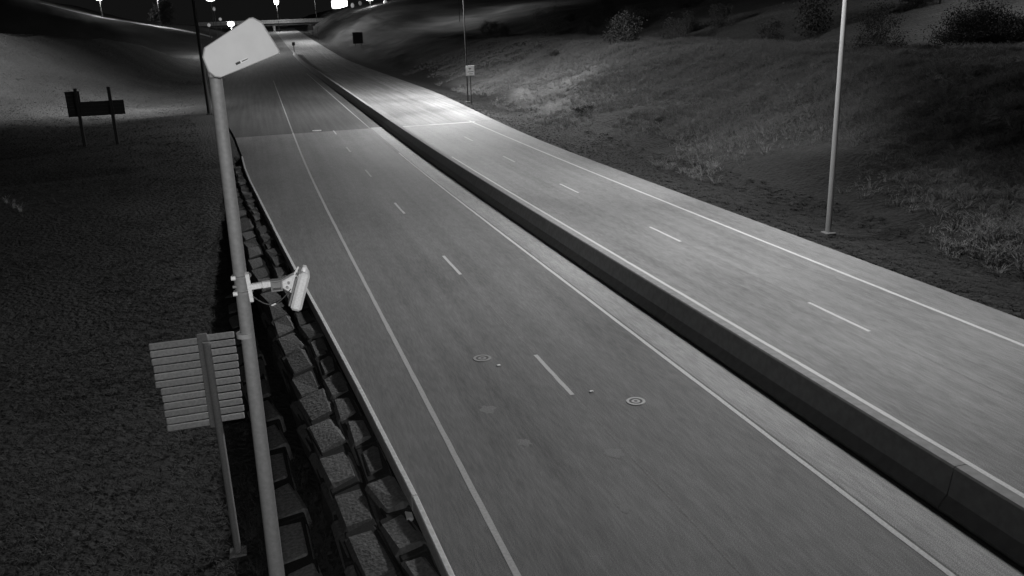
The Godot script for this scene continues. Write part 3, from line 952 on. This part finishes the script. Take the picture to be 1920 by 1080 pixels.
func build_plants() -> void:
	plant("tree", 66.0, 92.0, Vector3(3.2, 4.4, 3.2), 1.6, 5200, 0.17, "thin loose tree high on the right bank left of the light pole", "tree", M.leaf)
	plant("tree", 78.0, 86.0, Vector3(3.6, 4.0, 3.6), 1.4, 5200, 0.17, "broad loose tree high on the right bank behind the light pole", "tree", M.leaf)
	plant("bush", 52.0, 116.0, Vector3(2.6, 2.2, 2.6), 0.2, 3600, 0.14, "rounded bush on the right bank above the white sign", "bush", M.leaf)
	plant("bush", 45.4, 126.0, Vector3(0.8, 0.6, 0.7), 0.05, 700, 0.1, "low dark shrub on the pale grass of the right bank", "bush", M.leaf_dark)
	plant("bush", 31.6, 79.5, Vector3(1.1, 0.35, 0.5), 0.0, 700, 0.09, "flat dark shrub low on the right bank near the ditch", "bush", M.leaf_dark)
	plant("bush", 62.0, 62.0, Vector3(6.5, 1.6, 4.0), 0.1, 26000, 0.085, "wide dark thicket at the top right of the bank", "bush", M.leaf_dark)
	plant("tree", -29.0, 425.0, Vector3(5.0, 4.6, 4.0), 1.6, 3600, 0.5, "lit tree behind the ramp road on the left", "tree", M.leaf)
	# scrub along the top of the right bank
	var places := []
	for i in 18:
		var ps := rng.randf_range(52.0, 215.0)
		places.append(Vector2(right_edge(ps) + rng.randf_range(29.0, 62.0), ps))
	places.sort_custom(func(p: Vector2, q: Vector2) -> bool: return p.x / p.y < q.x / q.y)
	var nth := ["first", "second", "third", "fourth", "fifth", "sixth", "seventh", "eighth", "ninth", "tenth", "eleventh", "twelfth", "thirteenth", "fourteenth", "fifteenth", "sixteenth", "seventeenth", "eighteenth"]
	for i in 18:
		var s: float = places[i].y
		var x: float = places[i].x
		var r := rng.randf_range(1.0, 3.2)
		var t := thing("scrub_bush", Vector3(x, land(x, s) - 0.1, -s), nth[i] + " bush from the left in the dim scrub above the right bank", "bush", "scrub along the top of the right bank")
		obj("foliage", leaf_cloud(int(900 + 1500 * r), Vector3(r, r * rng.randf_range(0.7, 1.3), r), 16, 0.09), M.leaf, t).position = Vector3(0, r * 0.75, 0)
		var st := st_new()
		for k in 5:
			var a := TAU * k / 5.0 + rng.randf()
			tube(st, [Vector3.ZERO, Vector3(cos(a) * r * 0.3, r * 0.6, sin(a) * r * 0.3), Vector3(cos(a) * r * 0.6, r * 1.3, sin(a) * r * 0.6)], [0.05, 0.035, 0.012], 5)
		obj("stem", st.commit(), M.bark, t)
	var gp := "pale weeds on the low ground at the left edge"
	for p in [[-13.9, 58.6, "pale weed clump in the dark grass, middle of three"], [-14.7, 60.6, "pale weed clump in the dark grass, farthest of three"], [-13.2, 57.1, "pale weed clump in the dark grass, nearest of three"]]:
		var o := obj("weed_clump", tuft_mesh(0.55, 22, 0.32), M.grass_pale)
		o.position = Vector3(p[0], land(p[0], p[1]), -p[1])
		tag(o, p[2], "weed", gp)

# ------------------------------------------------------------------ materials
func tri_mat(v: float, tex: Texture2D, sc: float, nrm: Texture2D = null, nsc := 1.0, rough := 0.95) -> StandardMaterial3D:
	var m := mat(v, rough)
	m.albedo_texture = tex
	m.uv1_triplanar = true
	m.uv1_world_triplanar = true
	m.uv1_scale = Vector3(sc, sc, sc)
	if nrm:
		m.normal_enabled = true
		m.normal_texture = nrm
		m.normal_scale = nsc
	return m

func road_mat(v: float, tex: Texture2D, grain: Texture2D, nrm: Texture2D, rough := 0.85) -> StandardMaterial3D:
	var m := mat(v, rough)
	m.albedo_texture = tex
	m.detail_enabled = true
	m.detail_blend_mode = BaseMaterial3D.BLEND_MODE_MUL
	m.detail_uv_layer = BaseMaterial3D.DETAIL_UV_2
	m.detail_albedo = grain
	return m

func build_materials() -> void:
	var patchy := noise_image(512, 0.012, 4, 0.62, 1.0, 11)
	var lanes := road_image(61, 0.10, 0.12)
	var streaks := road_image(67, 0.24, 0.10)
	var grain := noise_image(512, 0.19, 3, 0.15, 1.0, 23)
	var mottled := noise_image(512, 0.03, 5, 0.35, 1.0, 31)
	var soft := noise_image(512, 0.02, 4, 0.7, 1.0, 37)
	var rock_n := bump_image(512, 0.03, 5, 41, 10.0)
	var soil_n := bump_image(512, 0.05, 5, 43, 12.0)
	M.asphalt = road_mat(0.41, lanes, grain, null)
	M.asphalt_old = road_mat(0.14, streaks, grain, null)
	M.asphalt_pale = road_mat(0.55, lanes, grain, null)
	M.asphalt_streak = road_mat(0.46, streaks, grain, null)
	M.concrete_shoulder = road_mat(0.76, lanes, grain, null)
	M.shoulder_pale = road_mat(0.60, streaks, grain, null)
	M.paint = tri_mat(0.68, soft, 1.2)
	M.paint_dull = tri_mat(0.58, soft, 1.2)
	M.paint_yellow = tri_mat(0.72, soft, 1.2)
	M.paint_faint = tri_mat(0.40, mottled, 1.2)
	M.paint_ghost = tri_mat(0.34, mottled, 2.0)
	M.tar = tri_mat(0.24, soft, 1.0)
	M.tar_faint = tri_mat(0.33, mottled, 1.0)
	M.marker = mat(0.85, 0.4)
	M.cover = tri_mat(0.62, soft, 4.0)
	M.cover_dull = tri_mat(0.42, soft, 4.0)
	M.cover_dark = tri_mat(0.16, soft, 4.0)
	M.barrier = tri_mat(0.34, soft, 0.3)
	M.curb = tri_mat(0.85, soft, 0.6)
	M.stone = [tri_mat(0.17, mottled, 0.5, rock_n, 0.8), tri_mat(0.21, mottled, 0.45, rock_n, 0.8), tri_mat(0.26, mottled, 0.55, rock_n, 0.8), tri_mat(0.46, mottled, 0.5, rock_n, 0.8), tri_mat(0.40, mottled, 0.45, rock_n, 0.8)]
	M.soil = tri_mat(0.045, mottled, 1.0)
	M.galvanised = tri_mat(0.28, soft, 1.5, null, 1.0, 0.6)
	M.pole_pale = tri_mat(0.44, soft, 1.5, null, 1.0, 0.6)
	M.galvanised_dull = tri_mat(0.38, soft, 1.5, null, 1.0, 0.7)
	M.aluminium = [tri_mat(0.78, soft, 1.0, null, 1.0, 0.6), tri_mat(0.85, soft, 1.1, null, 1.0, 0.6), tri_mat(0.74, soft, 1.2, null, 1.0, 0.6)]
	M.dark_steel = mat(0.035, 0.7)
	M.black_steel = mat(0.008, 0.8)
	M.sign_back = mat(0.03, 0.7)
	M.white_sign = mat(0.92, 0.5)
	M.white_box = tri_mat(0.51, noise_image(256, 0.02, 3, 0.9, 1.0, 51), 1.0, null, 1.0, 0.5)
	M.white_box_dull = mat(0.6, 0.5)
	M.white_metal = tri_mat(0.92, soft, 3.0, null, 1.0, 0.5)
	M.white_plastic = mat(0.75, 0.5)
	M.cable = mat(0.06, 0.6)
	M.print = mat(0.03, 0.7)
	M.concrete_pale = tri_mat(0.45, mottled, 0.1)
	M.concrete_dim = tri_mat(0.22, mottled, 0.1)
	M.lens = glow(0.9, 8.0)
	M.bulb = glow(1.0, 5.0)
	M.bulb_dim = glow(0.16, 1.0)
	M.bulb_faint = glow(0.06, 1.0)
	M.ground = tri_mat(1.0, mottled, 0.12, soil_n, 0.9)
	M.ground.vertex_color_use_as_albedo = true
	M.grass_green = mat(0.022, 0.9)
	M.grass_bank = mat(0.092, 0.9)
	M.grass_dry = mat(0.17, 0.9)
	M.grass_rough = mat(0.055, 0.9)
	M.grass_pale = mat(0.45, 0.9)
	M.leaf = mat(0.04, 0.8)
	M.leaf_dark = mat(0.035, 0.8)
	M.bark = mat(0.08, 0.95)
	for k in ["grass_green", "grass_rough", "grass_bank", "grass_dry", "grass_pale", "leaf", "leaf_dark"]:
		M[k].cull_mode = BaseMaterial3D.CULL_DISABLED
		M[k].backlight_enabled = true
		M[k].backlight = M[k].albedo_color * 0.4

func _ready() -> void:
	rng.seed = 20250501
	n_hill.seed = 5
	n_hill.frequency = 0.06
	n_hill.fractal_octaves = 3
	n_fine.seed = 9
	n_fine.frequency = 0.5
	n_rill.seed = 12
	n_rill.frequency = 0.22
	n_rill.fractal_octaves = 3
	build_materials()
	setup_view()
	build_lamps()
	build_ground()
	build_roads()
	build_barrier()
	build_wall()
	build_skyline()
	build_hill_lamps()
	build_illuminator()
	build_signs()
	build_camera_pole()
	build_covers()
	build_plants()
	build_grass()
